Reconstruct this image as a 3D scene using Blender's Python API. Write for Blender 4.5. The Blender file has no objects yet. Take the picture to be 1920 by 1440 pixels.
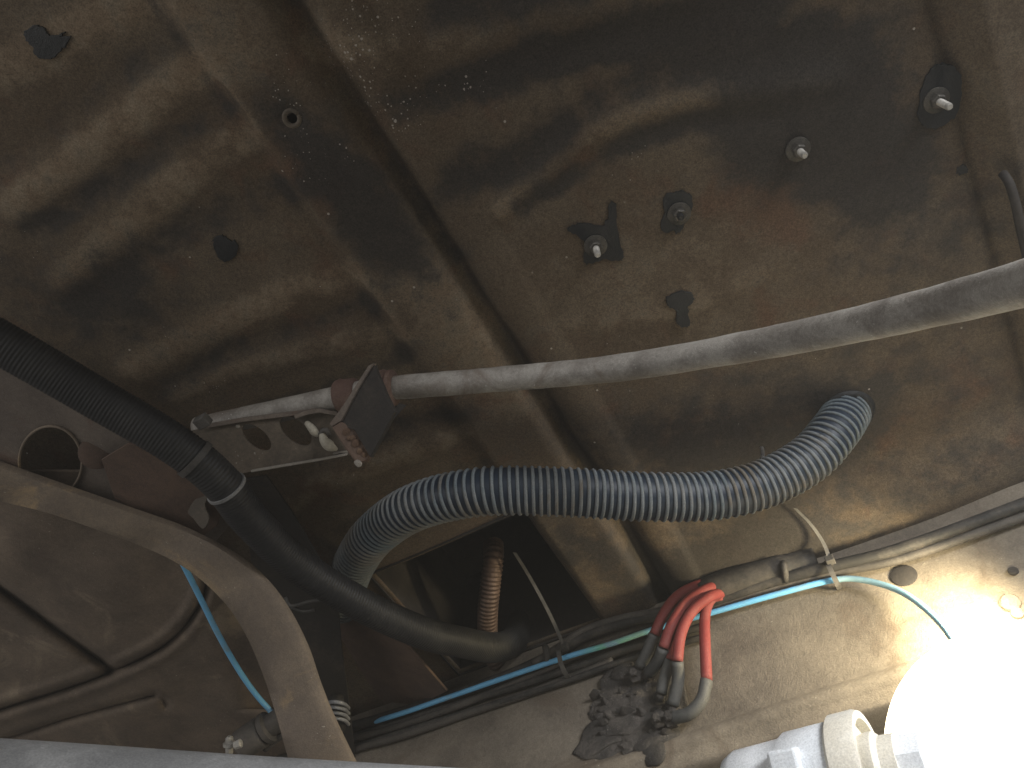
import bpy, bmesh, math, random
import numpy as np
from mathutils import Vector, Matrix
random.seed(7); np.random.seed(7)
SC = bpy.context.scene
COL = SC.collection

# ------------------------------------------------------------------ camera
LENS = 28.0
F = 1920 * LENS / 36
EL = math.radians(58)
CAM = np.array([0, 0, .15])
FW = np.array([0, math.cos(EL), math.sin(EL)])
UP = np.array([0, -math.sin(EL), math.cos(EL)])
RT = np.array([1., 0, 0])
cd = bpy.data.cameras.new('camera'); cam = bpy.data.objects.new('camera', cd); COL.objects.link(cam)
cd.lens = LENS; cd.sensor_width = 36; cd.clip_start = .02; cd.clip_end = 50
cam.location = CAM; cam.rotation_euler = (math.radians(90 + 58), 0, 0)
SC.camera = cam

# ------------------------------------------------------------------ world, lights, exposure
w = bpy.data.worlds.new('World'); SC.world = w; w.use_nodes = True
bg = w.node_tree.nodes['Background']; bg.inputs[0].default_value = (1.0, .97, .93, 1); bg.inputs[1].default_value = .13
SC.view_settings.view_transform = 'Standard'; SC.view_settings.look = 'None'
SC.view_settings.exposure = 0; SC.view_settings.gamma = 1

def area(name, loc, target, size, power, col, spread=180):
    l = bpy.data.lights.new(name, 'AREA'); l.shape = 'RECTANGLE'; l.size = size[0]; l.size_y = size[1]
    l.energy = power; l.color = col; l.spread = math.radians(spread)
    o = bpy.data.objects.new(name, l); COL.objects.link(o); o.location = loc
    o.rotation_euler = (Vector(target) - Vector(loc)).to_track_quat('-Z', 'Y').to_euler()
    return o
# daylight reaching under the vehicle from its open sides
area('daylight_side', (-1.25, -.35, .30), (-.1, .35, .8), (1.3, .8), 6.4, (1.0, .98, .96))
area('daylight_behind', (.72, -.62, .50), (.45, .40, .42), (.6, .3), 4.0, (.97, .98, 1.0), 60)

# ------------------------------------------------------------------ pixel / vehicle coordinates
TH = math.radians(-29)                       # the chassis rail runs at this heading
A3 = np.array([math.cos(TH), math.sin(TH), 0]); B3 = np.array([-math.sin(TH), math.cos(TH), 0])
Z3 = np.array([0, 0, 1.])
FZ = .80                                     # height of the floor sheet
def ray(x, y): return RT * (x - 960) / F + UP * (720 - y) / F + FW
def at(x, y, z): v = ray(x, y); return CAM + v * (z - CAM[2]) / v[2]
def onb(x, y, b): v = ray(x, y); return CAM + v * ((b - CAM @ B3) / (v @ B3))
def atd(x, y, d): v = ray(x, y); return CAM + v / np.linalg.norm(v) * d
def veh(a, b, z): return A3 * a + B3 * b + Z3 * z

# ------------------------------------------------------------------ object helpers
def tag(o, label=None, cat=None, group=None, kind=None):
    if label: o['label'] = label
    if cat: o['category'] = cat
    if group: o['group'] = group
    if kind: o['kind'] = kind
    return o
def empty(name, loc, label, cat, group=None):
    o = bpy.data.objects.new(name, None); COL.objects.link(o); o.location = Vector(loc); o.empty_display_size = .02
    return tag(o, label, cat, group)
def wloc(o):
    p = Vector((0, 0, 0))
    while o is not None: p = p + o.location; o = o.parent
    return p
def obj(name, V, Fs, mat, parent=None, smooth=True, autos=None):
    V = np.asarray(V, float)
    me = bpy.data.meshes.new(name)
    if parent is None:
        off = V.mean(axis=0); 
    else:
        off = np.array(wloc(parent))
    me.from_pydata((V - off).tolist(), [], [list(map(int, f)) for f in Fs]); me.update()
    o = bpy.data.objects.new(name, me); COL.objects.link(o)
    if parent is None: o.location = Vector(off)
    else: o.parent = parent
    me.materials.append(mat)
    if smooth:
        for p in me.polygons: p.use_smooth = True
    if autos:
        me.set_sharp_from_angle(angle=math.radians(autos))
    return o
def bobj(name, bm, mat, parent=None, autos=35):
    bm.verts.ensure_lookup_table(); bmesh.ops.recalc_face_normals(bm, faces=bm.faces)
    V = np.array([v.co[:] for v in bm.verts]); bm.verts.index_update()
    Fs = [[v.index for v in f.verts] for f in bm.faces]; bm.free()
    return obj(name, V, Fs, mat, parent, True, autos)

def spline(P, step=.004):
    P = np.asarray(P, float)
    Q = np.vstack([2 * P[0] - P[1], P, 2 * P[-1] - P[-2]]); out = []
    for i in range(1, len(Q) - 2):
        p0, p1, p2, p3 = Q[i - 1:i + 3]
        n = max(2, int(np.linalg.norm(p2 - p1) / step * 2))
        for t in np.linspace(0, 1, n, endpoint=False):
            out.append(.5 * ((2 * p1) + (-p0 + p2) * t + (2 * p0 - 5 * p1 + 4 * p2 - p3) * t * t + (-p0 + 3 * p1 - 3 * p2 + p3) * t ** 3))
    out.append(Q[-2]); out = np.array(out)
    s = np.r_[0, np.cumsum(np.linalg.norm(np.diff(out[:, :3], axis=0), axis=1))]
    m = max(2, int(s[-1] / step) + 1); ss = np.linspace(0, s[-1], m)
    return np.stack([np.interp(ss, s, out[:, k]) for k in range(out.shape[1])], 1), ss
def frames(P):
    T = np.gradient(P, axis=0); T /= np.linalg.norm(T, axis=1)[:, None]
    n = np.cross(T[0], [0, 0, 1.]); 
    if np.linalg.norm(n) < 1e-3: n = np.cross(T[0], [1., 0, 0])
    n /= np.linalg.norm(n); N = []
    for t in T:
        n = n - t * (n @ t); n /= np.linalg.norm(n); N.append(n)
    N = np.array(N); return T, N, np.cross(T, N)
def sweep(P, R, seg=16, caps=True):
    """tube mesh round path P with radius R(i) -> V, F"""
    T, N, Bn = frames(P); R = np.broadcast_to(np.asarray(R, float), (len(P),))
    an = np.arange(seg) * 2 * math.pi / seg
    ring = N[:, None, :] * np.cos(an)[None, :, None] + Bn[:, None, :] * np.sin(an)[None, :, None]
    V = (P[:, None, :] + ring * R[:, None, None]).reshape(-1, 3); Fs = []
    for i in range(len(P) - 1):
        for j in range(seg):
            k = (j + 1) % seg
            Fs.append((i * seg + j, i * seg + k, (i + 1) * seg + k, (i + 1) * seg + j))
    if caps:
        Fs.append(tuple(range(seg))[::-1]); Fs.append(tuple((len(P) - 1) * seg + j for j in range(seg)))
    return V, Fs
def tube(name, pts, r, mat, parent=None, seg=14, step=.004, wob=0):
    P, s = spline(pts, step)
    R = np.full(len(P), r)
    if wob: R = R * (1 + wob * np.interp(s, np.arange(0, s[-1] + .05, .011), np.random.randn(len(np.arange(0, s[-1] + .05, .011)))))
    V, Fs = sweep(P, R, seg); return obj(name, V, Fs, mat, parent)
def plane3(p, q, r):
    n = np.cross(q - p, r - p); return p, n / np.linalg.norm(n)
def onplane(x, y, pl):
    v = ray(x, y); return CAM + v * (((pl[0] - CAM) @ pl[1]) / (v @ pl[1]))
def slab(name, outline, th, mat, parent=None, holes=(), bevel=0, back=None):
    """solid sheet from a 3-D planar outline (list of points), thickness th away from the viewer"""
    P = [np.asarray(p, float) for p in outline]
    n = np.zeros(3)
    for i in range(len(P)): n += np.cross(P[i] - P[0], P[(i + 1) % len(P)] - P[0])
    n /= np.linalg.norm(n); 
    if back is None: back = P[0] - CAM
    if n @ back < 0: n = -n
    bm = bmesh.new()
    def loop(pts):
        vs = [bm.verts.new(p) for p in pts]
        return [bm.edges.new((vs[i], vs[(i + 1) % len(vs)])) for i in range(len(vs))]
    es = loop(P)
    for h in holes: es += loop(h)
    bmesh.ops.triangle_fill(bm, use_beauty=True, use_dissolve=False, edges=es)
    g = bmesh.ops.extrude_face_region(bm, geom=bm.faces[:])
    for v in [e for e in g['geom'] if isinstance(e, bmesh.types.BMVert)]: v.co += Vector(n * th)
    bmesh.ops.recalc_face_normals(bm, faces=bm.faces)
    o = bobj(name, bm, mat, parent, 30)
    if bevel:
        m = o.modifiers.new('bevel', 'BEVEL'); m.width = bevel; m.segments = 2; m.limit_method = 'ANGLE'; m.angle_limit = math.radians(40)
    return o
def smooth_loop(pts, n=4):
    """round a closed outline (pixel pairs)"""
    P = np.asarray(pts, float); m = len(P); out = []
    for i in range(m):
        p0, p1, p2, p3 = P[i - 1], P[i], P[(i + 1) % m], P[(i + 2) % m]
        for t in np.linspace(0, 1, n, endpoint=False):
            out.append(.5 * ((2 * p1) + (-p0 + p2) * t + (2 * p0 - 5 * p1 + 4 * p2 - p3) * t * t + (-p0 + 3 * p1 - 3 * p2 + p3) * t ** 3))
    return np.array(out)
def ellipse(cx, cy, rx, ry, ang=0, n=28):
    t = np.arange(n) * 2 * math.pi / n; c, s = math.cos(ang), math.sin(ang)
    return [(cx + rx * math.cos(q) * c - ry * math.sin(q) * s, cy + rx * math.cos(q) * s + ry * math.sin(q) * c) for q in t]
def boxpts(c, ax, hs):
    V = [c + ax[0] * hs[0] * i + ax[1] * hs[1] * j + ax[2] * hs[2] * k for i in (-1, 1) for j in (-1, 1) for k in (-1, 1)]
    return V, [(0, 1, 3, 2), (4, 6, 7, 5), (0, 4, 5, 1), (2, 3, 7, 6), (0, 2, 6, 4), (1, 5, 7, 3)]
def block(name, c, ax, hs, mat, parent=None, bevel=.001):
    V, Fs = boxpts(np.asarray(c, float), ax, hs); o = obj(name, V, Fs, mat, parent, False)
    if bevel: m = o.modifiers.new('bevel', 'BEVEL'); m.width = bevel; m.segments = 2
    return o
def lathe(name, base, axis, prof, mat, parent=None, seg=24, autos=35, phase=0):
    """prof: list of (height along axis, radius)"""
    axis = np.asarray(axis, float); axis /= np.linalg.norm(axis)
    n = np.cross(axis, [.3, .2, 1.]); n /= np.linalg.norm(n); m = np.cross(axis, n)
    an = np.arange(seg) * 2 * math.pi / seg + phase; V = []; Fs = []
    for h, r in prof:
        for q in an: V.append(np.asarray(base) + axis * h + (n * math.cos(q) + m * math.sin(q)) * max(r, 1e-5))
    for i in range(len(prof) - 1):
        for j in range(seg):
            k = (j + 1) % seg; Fs.append((i * seg + j, i * seg + k, (i + 1) * seg + k, (i + 1) * seg + j))
    Fs.append(tuple(range(seg))[::-1]); Fs.append(tuple((len(prof) - 1) * seg + j for j in range(seg)))
    return obj(name, V, Fs, mat, parent, True, autos)
def copy_tree(o, parent=None):
    c = o.copy(); COL.objects.link(c); c.parent = parent
    for ch in list(o.children): copy_tree(ch, c)
    return c

# ------------------------------------------------------------------ materials
class NT:
    def __init__(s, name):
        s.m = bpy.data.materials.new(name); s.m.use_nodes = True; s.t = s.m.node_tree
        s.b = s.t.nodes['Principled BSDF']; s.tc = s.t.nodes.new('ShaderNodeTexCoord')
    def n(s, ty, **k):
        nd = s.t.nodes.new('ShaderNode' + ty)
        for a, v in k.items(): setattr(nd, a, v)
        return nd
    def l(s, a, b): s.t.links.new(a, b)
    def noise(s, scale, detail=6, rough=.6, dist=0, vec=None):
        nd = s.n('TexNoise'); nd.inputs['Scale'].default_value = scale; nd.inputs['Detail'].default_value = detail
        nd.inputs['Roughness'].default_value = rough; nd.inputs['Distortion'].default_value = dist
        s.l(vec or s.tc.outputs['Object'], nd.inputs['Vector']); return nd.outputs['Fac']
    def ramp(s, fac, lo, hi):
        nd = s.n('MapRange'); nd.inputs[1].default_value = lo; nd.inputs[2].default_value = hi; nd.interpolation_type = 'SMOOTHSTEP'
        s.l(fac, nd.inputs[0]); return nd.outputs[0]
    def math(s, op, a, b):
        nd = s.n('Math', operation=op)
        for i, v in enumerate((a, b)):
            if isinstance(v, (int, float)): nd.inputs[i].default_value = v
            else: s.l(v, nd.inputs[i])
        return nd.outputs[0]
    def mix(s, fac, a, b):
        nd = s.n('Mix', data_type='RGBA')
        for sock, v in ((nd.inputs[0], fac), (nd.inputs[6], a), (nd.inputs[7], b)):
            if isinstance(v, (int, float)): sock.default_value = v
            elif isinstance(v, tuple): sock.default_value = (*v, 1)
            else: s.l(v, sock)
        return nd.outputs[2]
    def bump(s, h, strength, dist):
        nd = s.n('Bump'); nd.inputs['Strength'].default_value = strength; nd.inputs['Distance'].default_value = dist
        s.l(h, nd.inputs['Height']); s.l(nd.outputs[0], s.b.inputs['Normal'])
def dusty(name, base, dust, amt=.5, rough=.75, metal=0., spec=.3, scale=14, bump=.25, third=None, specks=None, cut=.14, bd=.002):
    """a surface of colour base under uneven dust / rust of colour dust, with fine grain"""
    k = NT(name)
    big = k.noise(scale, 7, .62, .3); fine = k.noise(scale * 14, 4, .6); grit = k.noise(scale * 45, 2, .5)
    f = k.math('ADD', k.math('MULTIPLY', big, .72), k.math('MULTIPLY', fine, .28))
    c = k.mix(k.ramp(f, 1 - amt - cut - .0, 1 - amt + cut), base, dust)
    if third:
        c = k.mix(k.ramp(k.noise(scale * .6, 6, .65, .8), .54, .68), c, third)
    g = k.math('MULTIPLY_ADD', grit, .7)
    g.node.inputs[2].default_value = .65
    mm = k.n('Mix', data_type='RGBA', blend_type='MULTIPLY'); mm.inputs[0].default_value = 1
    k.l(c, mm.inputs[6]); k.l(g, mm.inputs[7]); c = mm.outputs[2]
    if specks:
        sp = k.math('MULTIPLY', k.ramp(k.noise(scale * 22, 2, .5), .68, .74), k.ramp(k.noise(scale * 1.7, 3), .5, .62))
        c = k.mix(sp, c, specks)
    k.l(c, k.b.inputs['Base Color'])
    k.b.inputs['Metallic'].default_value = metal; k.b.inputs['Specular IOR Level'].default_value = spec
    rr = k.n('MapRange'); rr.inputs[3].default_value = rough - .14; rr.inputs[4].default_value = min(1, rough + .14); k.l(f, rr.inputs[0])
    k.l(rr.outputs[0], k.b.inputs['Roughness'])
    k.bump(k.math('ADD', f, k.math('MULTIPLY', grit, .35)), bump, bd)
    return k.m

def floor_material():
    k = NT('oily dusty floor steel')
    at_ = k.n('Attribute', attribute_name='dirt'); sp = k.n('SeparateColor'); k.l(at_.outputs['Color'], sp.inputs[0])
    dust, oil, speck = sp.outputs[0], sp.outputs[1], sp.outputs[2]  # oil channel also carries the floor's painted shade
    n1 = k.noise(9, 8, .66, .4); n2 = k.noise(46, 6, .65); n3 = k.noise(330, 3, .55); n4 = k.noise(850, 2, .5)
    base = k.mix(k.ramp(n1, .3, .7), (.090, .066, .044), (.118, .092, .064))
    base = k.mix(k.ramp(k.noise(16, 6, .6, .6), .52, .7), base, (.105, .066, .043))          # rusty brown patches
    j = k.math('MULTIPLY', k.math('SUBTRACT', n2, .5), 1.5)
    j2 = k.math('MULTIPLY', k.math('SUBTRACT', n1, .5), .9)
    d = k.ramp(k.math('ADD', dust, k.math('ADD', j, j2)), .15, .85)
    c = k.mix(d, base, k.mix(k.ramp(n2, .35, .65), (.172, .125, .082), (.205, .163, .113)))
    o = k.ramp(k.math('ADD', oil, k.math('MULTIPLY', k.math('ADD', j, j2), 1.3)), .0, .85)
    c = k.mix(k.math('MULTIPLY', o, .93), c, k.mix(n2, (.022, .020, .019), (.050, .044, .038)))
    # fine grit
    g = k.math('MULTIPLY_ADD', k.math('ADD', n4, k.math('MULTIPLY', n3, .6)), 1.5); g.node.inputs[2].default_value = -.2
    mm = k.n('Mix', data_type='RGBA', blend_type='MULTIPLY'); mm.inputs[0].default_value = 1; k.l(c, mm.inputs[6]); k.l(g, mm.inputs[7]); c = mm.outputs[2]
    # chips of pale paint and stone dust
    v1 = k.n('TexVoronoi'); v1.inputs['Scale'].default_value = 400; k.l(k.tc.outputs['Object'], v1.inputs['Vector'])
    sepc = k.n('SeparateColor'); k.l(v1.outputs['Color'], sepc.inputs[0])
    thr = k.math('MULTIPLY', k.math('SUBTRACT', k.math('MULTIPLY', k.math('MULTIPLY', speck, n2), 1.15), sepc.outputs[0]), .8)
    s1 = k.math('LESS_THAN', k.math('ADD', v1.outputs['Distance'], k.math('MULTIPLY', k.math('SUBTRACT', n4, .5), .5)), thr)
    vo = k.n('TexVoronoi'); vo.inputs['Scale'].default_value = 42; k.l(k.tc.outputs['Object'], vo.inputs['Vector'])
    s2 = k.math('MULTIPLY', k.math('LESS_THAN', vo.outputs['Distance'], .045), k.ramp(k.noise(31, 2), .5, .56))
    c = k.mix(k.math('MULTIPLY', k.math('MAXIMUM', s1, s2), .8), c, (.42, .38, .33))
    k.l(c, k.b.inputs['Base Color'])
    r = k.n('MapRange'); r.inputs[3].default_value = .88; r.inputs[4].default_value = .66; k.l(o, r.inputs[0]); k.l(r.outputs[0], k.b.inputs['Roughness'])
    k.b.inputs['Specular IOR Level'].default_value = .18
    h = k.math('ADD', k.math('MULTIPLY', n2, .7), k.math('ADD', k.math('MULTIPLY', n3, .35), k.math('MULTIPLY', s1, .5)))
    k.bump(h, .35, .002)
    return k.m
M = {}
M['floor'] = floor_material()
M['rail'] = dusty('tan dusted rail steel', (.085, .071, .057), (.205, .175, .135), .5, .85, scale=14, third=(.105, .083, .062), cut=.26, bump=.6, specks=(.27, .24, .19))
M['panel'] = dusty('rust stained panel', (.105, .082, .064), (.20, .155, .115), .5, .78, scale=17, third=(.27, .215, .155), bump=.55, cut=.2, specks=(.35, .31, .26))
M['strap'] = dusty('dust caked arm steel', (.135, .108, .086), (.23, .182, .13), .48, .78, scale=17, third=(.31, .225, .13), cut=.2, bump=.45, specks=(.36, .32, .26))
M['plate'] = dusty('grey brown plate steel', (.11, .09, .076), (.20, .165, .135), .45, .78, scale=17, third=(.13, .085, .064), cut=.2, bump=.45, specks=(.33, .3, .26))
M['rust'] = dusty('red brown rust', (.085, .058, .045), (.135, .09, .066), .5, .85, scale=20, bump=.5, third=(.065, .047, .04))
M['rustbright'] = dusty('flaking orange rust', (.10, .06, .04), (.24, .165, .105), .4, .85, scale=34, bump=.8, third=(.2, .12, .07))
M['darkplate'] = dusty('dark grimy steel', (.026, .023, .021), (.06, .05, .041), .42, .75, scale=16)
M['channel'] = dusty('brown grimy channel steel', (.075, .062, .048), (.15, .12, .09), .45, .72, scale=16, specks=(.35, .32, .28))
M['edge'] = dusty('worn bare steel edge', (.20, .18, .155), (.30, .275, .24), .5, .55, scale=40)
M['bar'] = dusty('mottled grey bar', (.165, .148, .13), (.33, .31, .28), .5, .6, metal=.05, spec=.5, scale=26, bump=.45, third=(.17, .14, .115), specks=(.52, .50, .47))
M['bushing'] = dusty('red brown rubber bushing', (.10, .058, .046), (.18, .13, .10), .45, .75, scale=40, bump=.6)
M['galv'] = dusty('scratched grey tube', (.30, .305, .31), (.46, .465, .47), .5, .5, metal=.2, spec=.5, scale=22, bump=.25, specks=(.75, .77, .78))
M['hose'] = dusty('black ribbed plastic', (.013, .013, .014), (.034, .033, .031), .42, .55, spec=.35, scale=12, bump=.1)
M['hosejoint'] = dusty('scuffed plastic edge', (.13, .13, .13), (.25, .25, .25), .5, .5, scale=30)
M['navy'] = dusty('navy hose wall', (.010, .018, .032), (.022, .034, .046), .4, .5, spec=.4, scale=15, bump=.1)
M['rib'] = dusty('pale grey hose spiral', (.10, .125, .14), (.165, .17, .17), .5, .85, third=(.13, .115, .095), scale=15, bump=.1)
M['seal'] = dusty('black sealant', (.012, .013, .014), (.032, .032, .032), .4, .5, spec=.4, scale=30, bump=.6)
M['bolt'] = dusty('zinc bolt', (.34, .325, .295), (.55, .53, .49), .5, .5, metal=.4, spec=.5, scale=60)
M['washer'] = dusty('grimy washer', (.05, .046, .04), (.13, .12, .105), .45, .5, metal=.4, scale=60)
M['black'] = dusty('dusty black insulation', (.022, .021, .02), (.075, .066, .057), .45, .62, scale=20, bump=.15)
M['greycable'] = dusty('dusty grey insulation', (.04, .036, .032), (.085, .075, .065), .5, .65, scale=20, bump=.15)
M['red'] = dusty('dusty red insulation', (.19, .035, .031), (.21, .075, .064), .45, .65, spec=.25, scale=24, bump=.12)
M['shrink'] = dusty('grey heat shrink', (.042, .043, .042), (.085, .084, .078), .5, .6, scale=30, bump=.3)
M['crud'] = dusty('greasy crumbly dirt', (.035, .031, .028), (.11, .096, .083), .44, .7, spec=.4, scale=32, bump=1.0, specks=(.42, .39, .36), bd=.004)
M['tie'] = dusty('dusty tie plastic', (.04, .038, .035), (.095, .088, .08), .5, .55, scale=40, bump=.1)
M['copper'] = dusty('brown flexible conduit', (.085, .055, .04), (.20, .135, .10), .45, .5, metal=.3, scale=30, specks=(.45, .36, .3))
M['cream'] = dusty('cream plastic clip', (.27, .245, .195), (.44, .41, .34), .5, .5, scale=40)
M['silver'] = dusty('pale cast alloy', (.70, .73, .76), (.84, .86, .88), .5, .42, spec=.5, scale=20, bump=.12)
M['collar'] = dusty('cream alloy collar', (.62, .58, .49), (.74, .71, .63), .5, .45, scale=20, bump=.1)
M['void'] = dusty('shaded recess steel', (.022, .019, .017), (.05, .042, .035), .4, .8, scale=12)  # recess shade put into the base colour
M['lampbody'] = dusty('black lamp plastic', (.03, .03, .03), (.06, .06, .055), .4, .5, scale=20, bump=.1)
k = NT('glowing lamp lens'); k.b.inputs['Base Color'].default_value = (.9, .88, .8, 1)
k.b.inputs['Emission Color'].default_value = (1.0, .88, .62, 1); k.b.inputs['Emission Strength'].default_value = 3.6; M['lamp'] = k.m
k = NT('blue air line'); atn = k.n('Attribute', attribute_name='along'); 
rp = k.n('ValToRGB'); cr = rp.color_ramp; k.l(atn.outputs['Fac'], rp.inputs[0])
BL = (.15, .44, .72, 1); GR = (.15, .42, .29, 1)
cr.elements[0].position = 0; cr.elements[0].color = BL; cr.elements[1].position = 1; cr.elements[1].color = (.16, .38, .52, 1)
LINE_RAMP = cr
gm = k.n('Mix', data_type='RGBA'); k.l(k.ramp(k.noise(35, 5), .5, .72), gm.inputs[0]); k.l(rp.outputs[0], gm.inputs[6]); gm.inputs[7].default_value = (.2, .33, .42, 1)
k.l(gm.outputs[2], k.b.inputs['Base Color']); k.b.inputs['Roughness'].default_value = .45; k.bump(k.noise(200, 3), .15, .001); M['line'] = k.m

# ------------------------------------------------------------------ floor sheet (pressed steel, real relief)
def fab(x, y): p = at(x, y, FZ); return np.array([p @ A3, p @ B3])
a0, a1, b0, b1, ST = -1.25, .62, -.34, .74, .004
AA, BB = np.meshgrid(np.arange(a0, a1, ST), np.arange(b0, b1, ST), indexing='ij')
def dist_poly(pts):
    best = np.full(AA.shape, 9.); 
    P = [fab(*p) for p in pts]
    if len(P) == 1: return np.hypot(AA - P[0][0], BB - P[0][1])
    for p, q in zip(P, P[1:]):
        v = q - p; t = np.clip(((AA - p[0]) * v[0] + (BB - p[1]) * v[1]) / (v @ v), 0, 1)
        best = np.minimum(best, np.hypot(AA - p[0] - v[0] * t, BB - p[1] - v[1] * t))
    return best
def px(wd): return wd * .78 / F          # pixel width -> metres at the floor
def stroke(pts, wd, pw=2): return np.exp(-(dist_poly(pts) / px(wd)) ** pw)
def sst(x, lo, hi): t = np.clip((x - lo) / (hi - lo), 0, 1); return t * t * (3 - 2 * t)
Hh = np.zeros(AA.shape); Du = np.zeros(AA.shape); OilSh = np.zeros(AA.shape); Sp = np.zeros(AA.shape)
# pressed ribs: (pixel polyline, half width px, height m, dust)
ribs = [([(-260, 260), (0, 130), (110, 82), (240, 5)], 34, .0045, .55),
        ([(30, 385), (139, 300), (233, 226), (383, 118)], 32, .006, .75),
        ([(120, 530), (200, 460), (262, 410), (346, 330), (462, 256)], 36, .006, .7),
        ([(250, 690), (400, 610), (540, 548), (668, 508)], 34, .006, .7),
        ([(330, 735), (450, 690), (640, 640), (770, 606)], 26, .0045, .6),
        ([(480, 985), (600, 905), (720, 860), (880, 806)], 30, .006, .55),
        ([(620, 92), (720, 105), (860, 70), (1010, 30), (1150, 0), (1300, -30)], 34, .006, .45),
        ([(940, 395), (1010, 330), (1090, 262), (1180, 212), (1290, 182), (1420, 172), (1560, 150)], 22, .007, .55),
        ([(1060, 610), (1200, 600), (1330, 560), (1460, 490), (1600, 400), (1680, 340)], 20, .0022, .12)]
for pts, wd, h, du in ribs:
    s = stroke(pts, wd, 2); Hh += .48 * h * s; Du += du * stroke(pts, wd * .95, 3)
chan = [([(-200, 420), (60, 270), (180, 180), (300, 95), (345, 60)], 26, -.003, .45),
        ([(60, 430), (230, 330), (330, 262), (440, 190)], 24, -.003, .75),
        ([(150, 560), (300, 450), (420, 395), (545, 350)], 34, -.003, .62),
        ([(30, 520), (150, 600), (260, 560)], 60, -.001, .5),
        ([(300, 735), (440, 655), (560, 610), (700, 565)], 22, -.003, .6),
        ([(500, 765), (680, 705), (780, 650)], 20, -.002, .5),
        ([(600, 850), (740, 800), (880, 765)], 22, -.003, .85),
        ([(640, 1000), (760, 930), (900, 870)], 24, -.002, .35),
        ([(750, 190), (850, 170), (1000, 115), (1200, 60), (1420, 10)], 30, -.004, .8),
        ([(850, 345), (890, 322), (980, 300), (1050, 262)], 36, -.004, .8),
        ([(1080, 215), (1200, 150), (1350, 110), (1520, 70)], 28, -.003, .45),
        ([(980, 385), (1040, 350), (1130, 290), (1230, 245), (1350, 222), (1450, 222)], 20, -.0035, .6),
        ([(800, 30), (950, -10), (1100, -60)], 30, -.003, .6),
        ([(620, 300), (690, 380), (740, 460)], 42, 0, .62),
        ([(520, 190), (640, 320), (700, 420)], 36, 0, .5)]
for pts, wd, h, oi in chan:
    s = stroke(pts, wd, 2); Hh += .48 * h * s; OilSh += oi * stroke(pts, wd * 1.05, 3)
# oil soak round the far bolts and right floor; lower floor's shade painted as colour
OilSh += .75 * stroke([(1490, 240)], 120, 4) + .8 * stroke([(1560, 210), (1640, 280)], 120, 4) + .35 * stroke([(1640, 430), (1800, 420)], 110, 3)
OilSh += .45 * stroke([(1300, 800), (1500, 760), (1800, 700)], 150, 2) + .4 * stroke([(1150, 850), (1500, 860)], 90, 2) + .4 * stroke([(1350, 1000), (1500, 960)], 110, 2)
OilSh += .45 * stroke([(1000, 40), (1300, 60), (1600, 40)], 90, 2) + .3 * stroke([(150, 560), (330, 640)], 110, 2)
Du += .30 * stroke([(1100, 540), (1330, 480)], 120, 2) + .2 * stroke([(20, 60)], 200, 2) + .55 * stroke([(820, 540), (900, 610)], 60, 2) + .35 * stroke([(600, 60), (330, 30)], 60, 2)
Du += .35 * stroke([(590, 90), (720, 250), (830, 350)], 34, 2) + .25 * stroke([(1300, 640), (1200, 740)], 110, 2) + .28 * stroke([(1900, 100)], 120, 2)
Du += .5 * stroke([(590, 372), (620, 415)], 14, 3)
# ribs and channels stop short of the cross strip
Hh *= 1 - np.exp(-((AA + .22) / .062) ** 6)
# the flat cross strip with its right-hand groove and the lip of the next panel
nz = .0008 * np.sin(BB * 31) + .0006 * np.sin(BB * 73 + 1)
strip = sst(AA, -.258, -.252) * (1 - sst(AA, -.196, -.19))
OilSh *= 1 - .28 * (AA < -.25)
Du *= 1 - .75 * strip; OilSh *= 1 - .55 * strip
Du += strip * (.18 + .5 * stroke([(790, 520), (900, 640), (960, 720)], 70, 2) + .35 * stroke([(330, -40), (400, 60), (450, 110)], 60, 2))
OilSh += strip * (.15 + .5 * stroke([(560, 240), (650, 340), (740, 450)], 70, 2)) + .35 * np.exp(-((AA + .268) / .006) ** 2)
Du += .55 * np.exp(-((AA + .2535) / .0035) ** 2) * (.5 + .5 * np.sin(BB * 29 + 1.3))
OilSh += .7 * stroke([(1600, 775)], 70, 2)  # darkness round the striped hose end, painted into the floor
OilSh += .5 * np.exp(-((AA + .178) / .010) ** 2)  # the groove's shading repeated in the colour
OilSh += .55 * stroke([(1090, 1010), (1250, 1100)], 70, 2) + .5 * stroke([(1280, 1060), (1460, 1010)], 80, 2) + .3 * stroke([(760, 980), (1000, 930)], 60, 2)  # mostly shade between hose and rail, painted in with some grime
Hh += .008 * sst(AA, -.264, -.252) * (1 - sst(AA, -.196, -.187))
Hh += -.017 * np.exp(-((AA + .178 + nz) / .0105) ** 2) + .0025 * np.exp(-((AA + .148 + nz) / .016) ** 2)
Hh += .0022 * (1 - sst(AA, -.135 + nz, -.132 + nz)) * sst(AA, -.19, -.17)            # edge of the welded flange
# the panel joint at the far right
Hh += .014 * sst(AA, .25, .262) - .006 * np.exp(-((AA - .24) / .008) ** 2)
Hh += .0009 * np.sin(AA * 23 + BB * 9) + .0006 * np.sin(BB * 41 - AA * 17)
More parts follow.
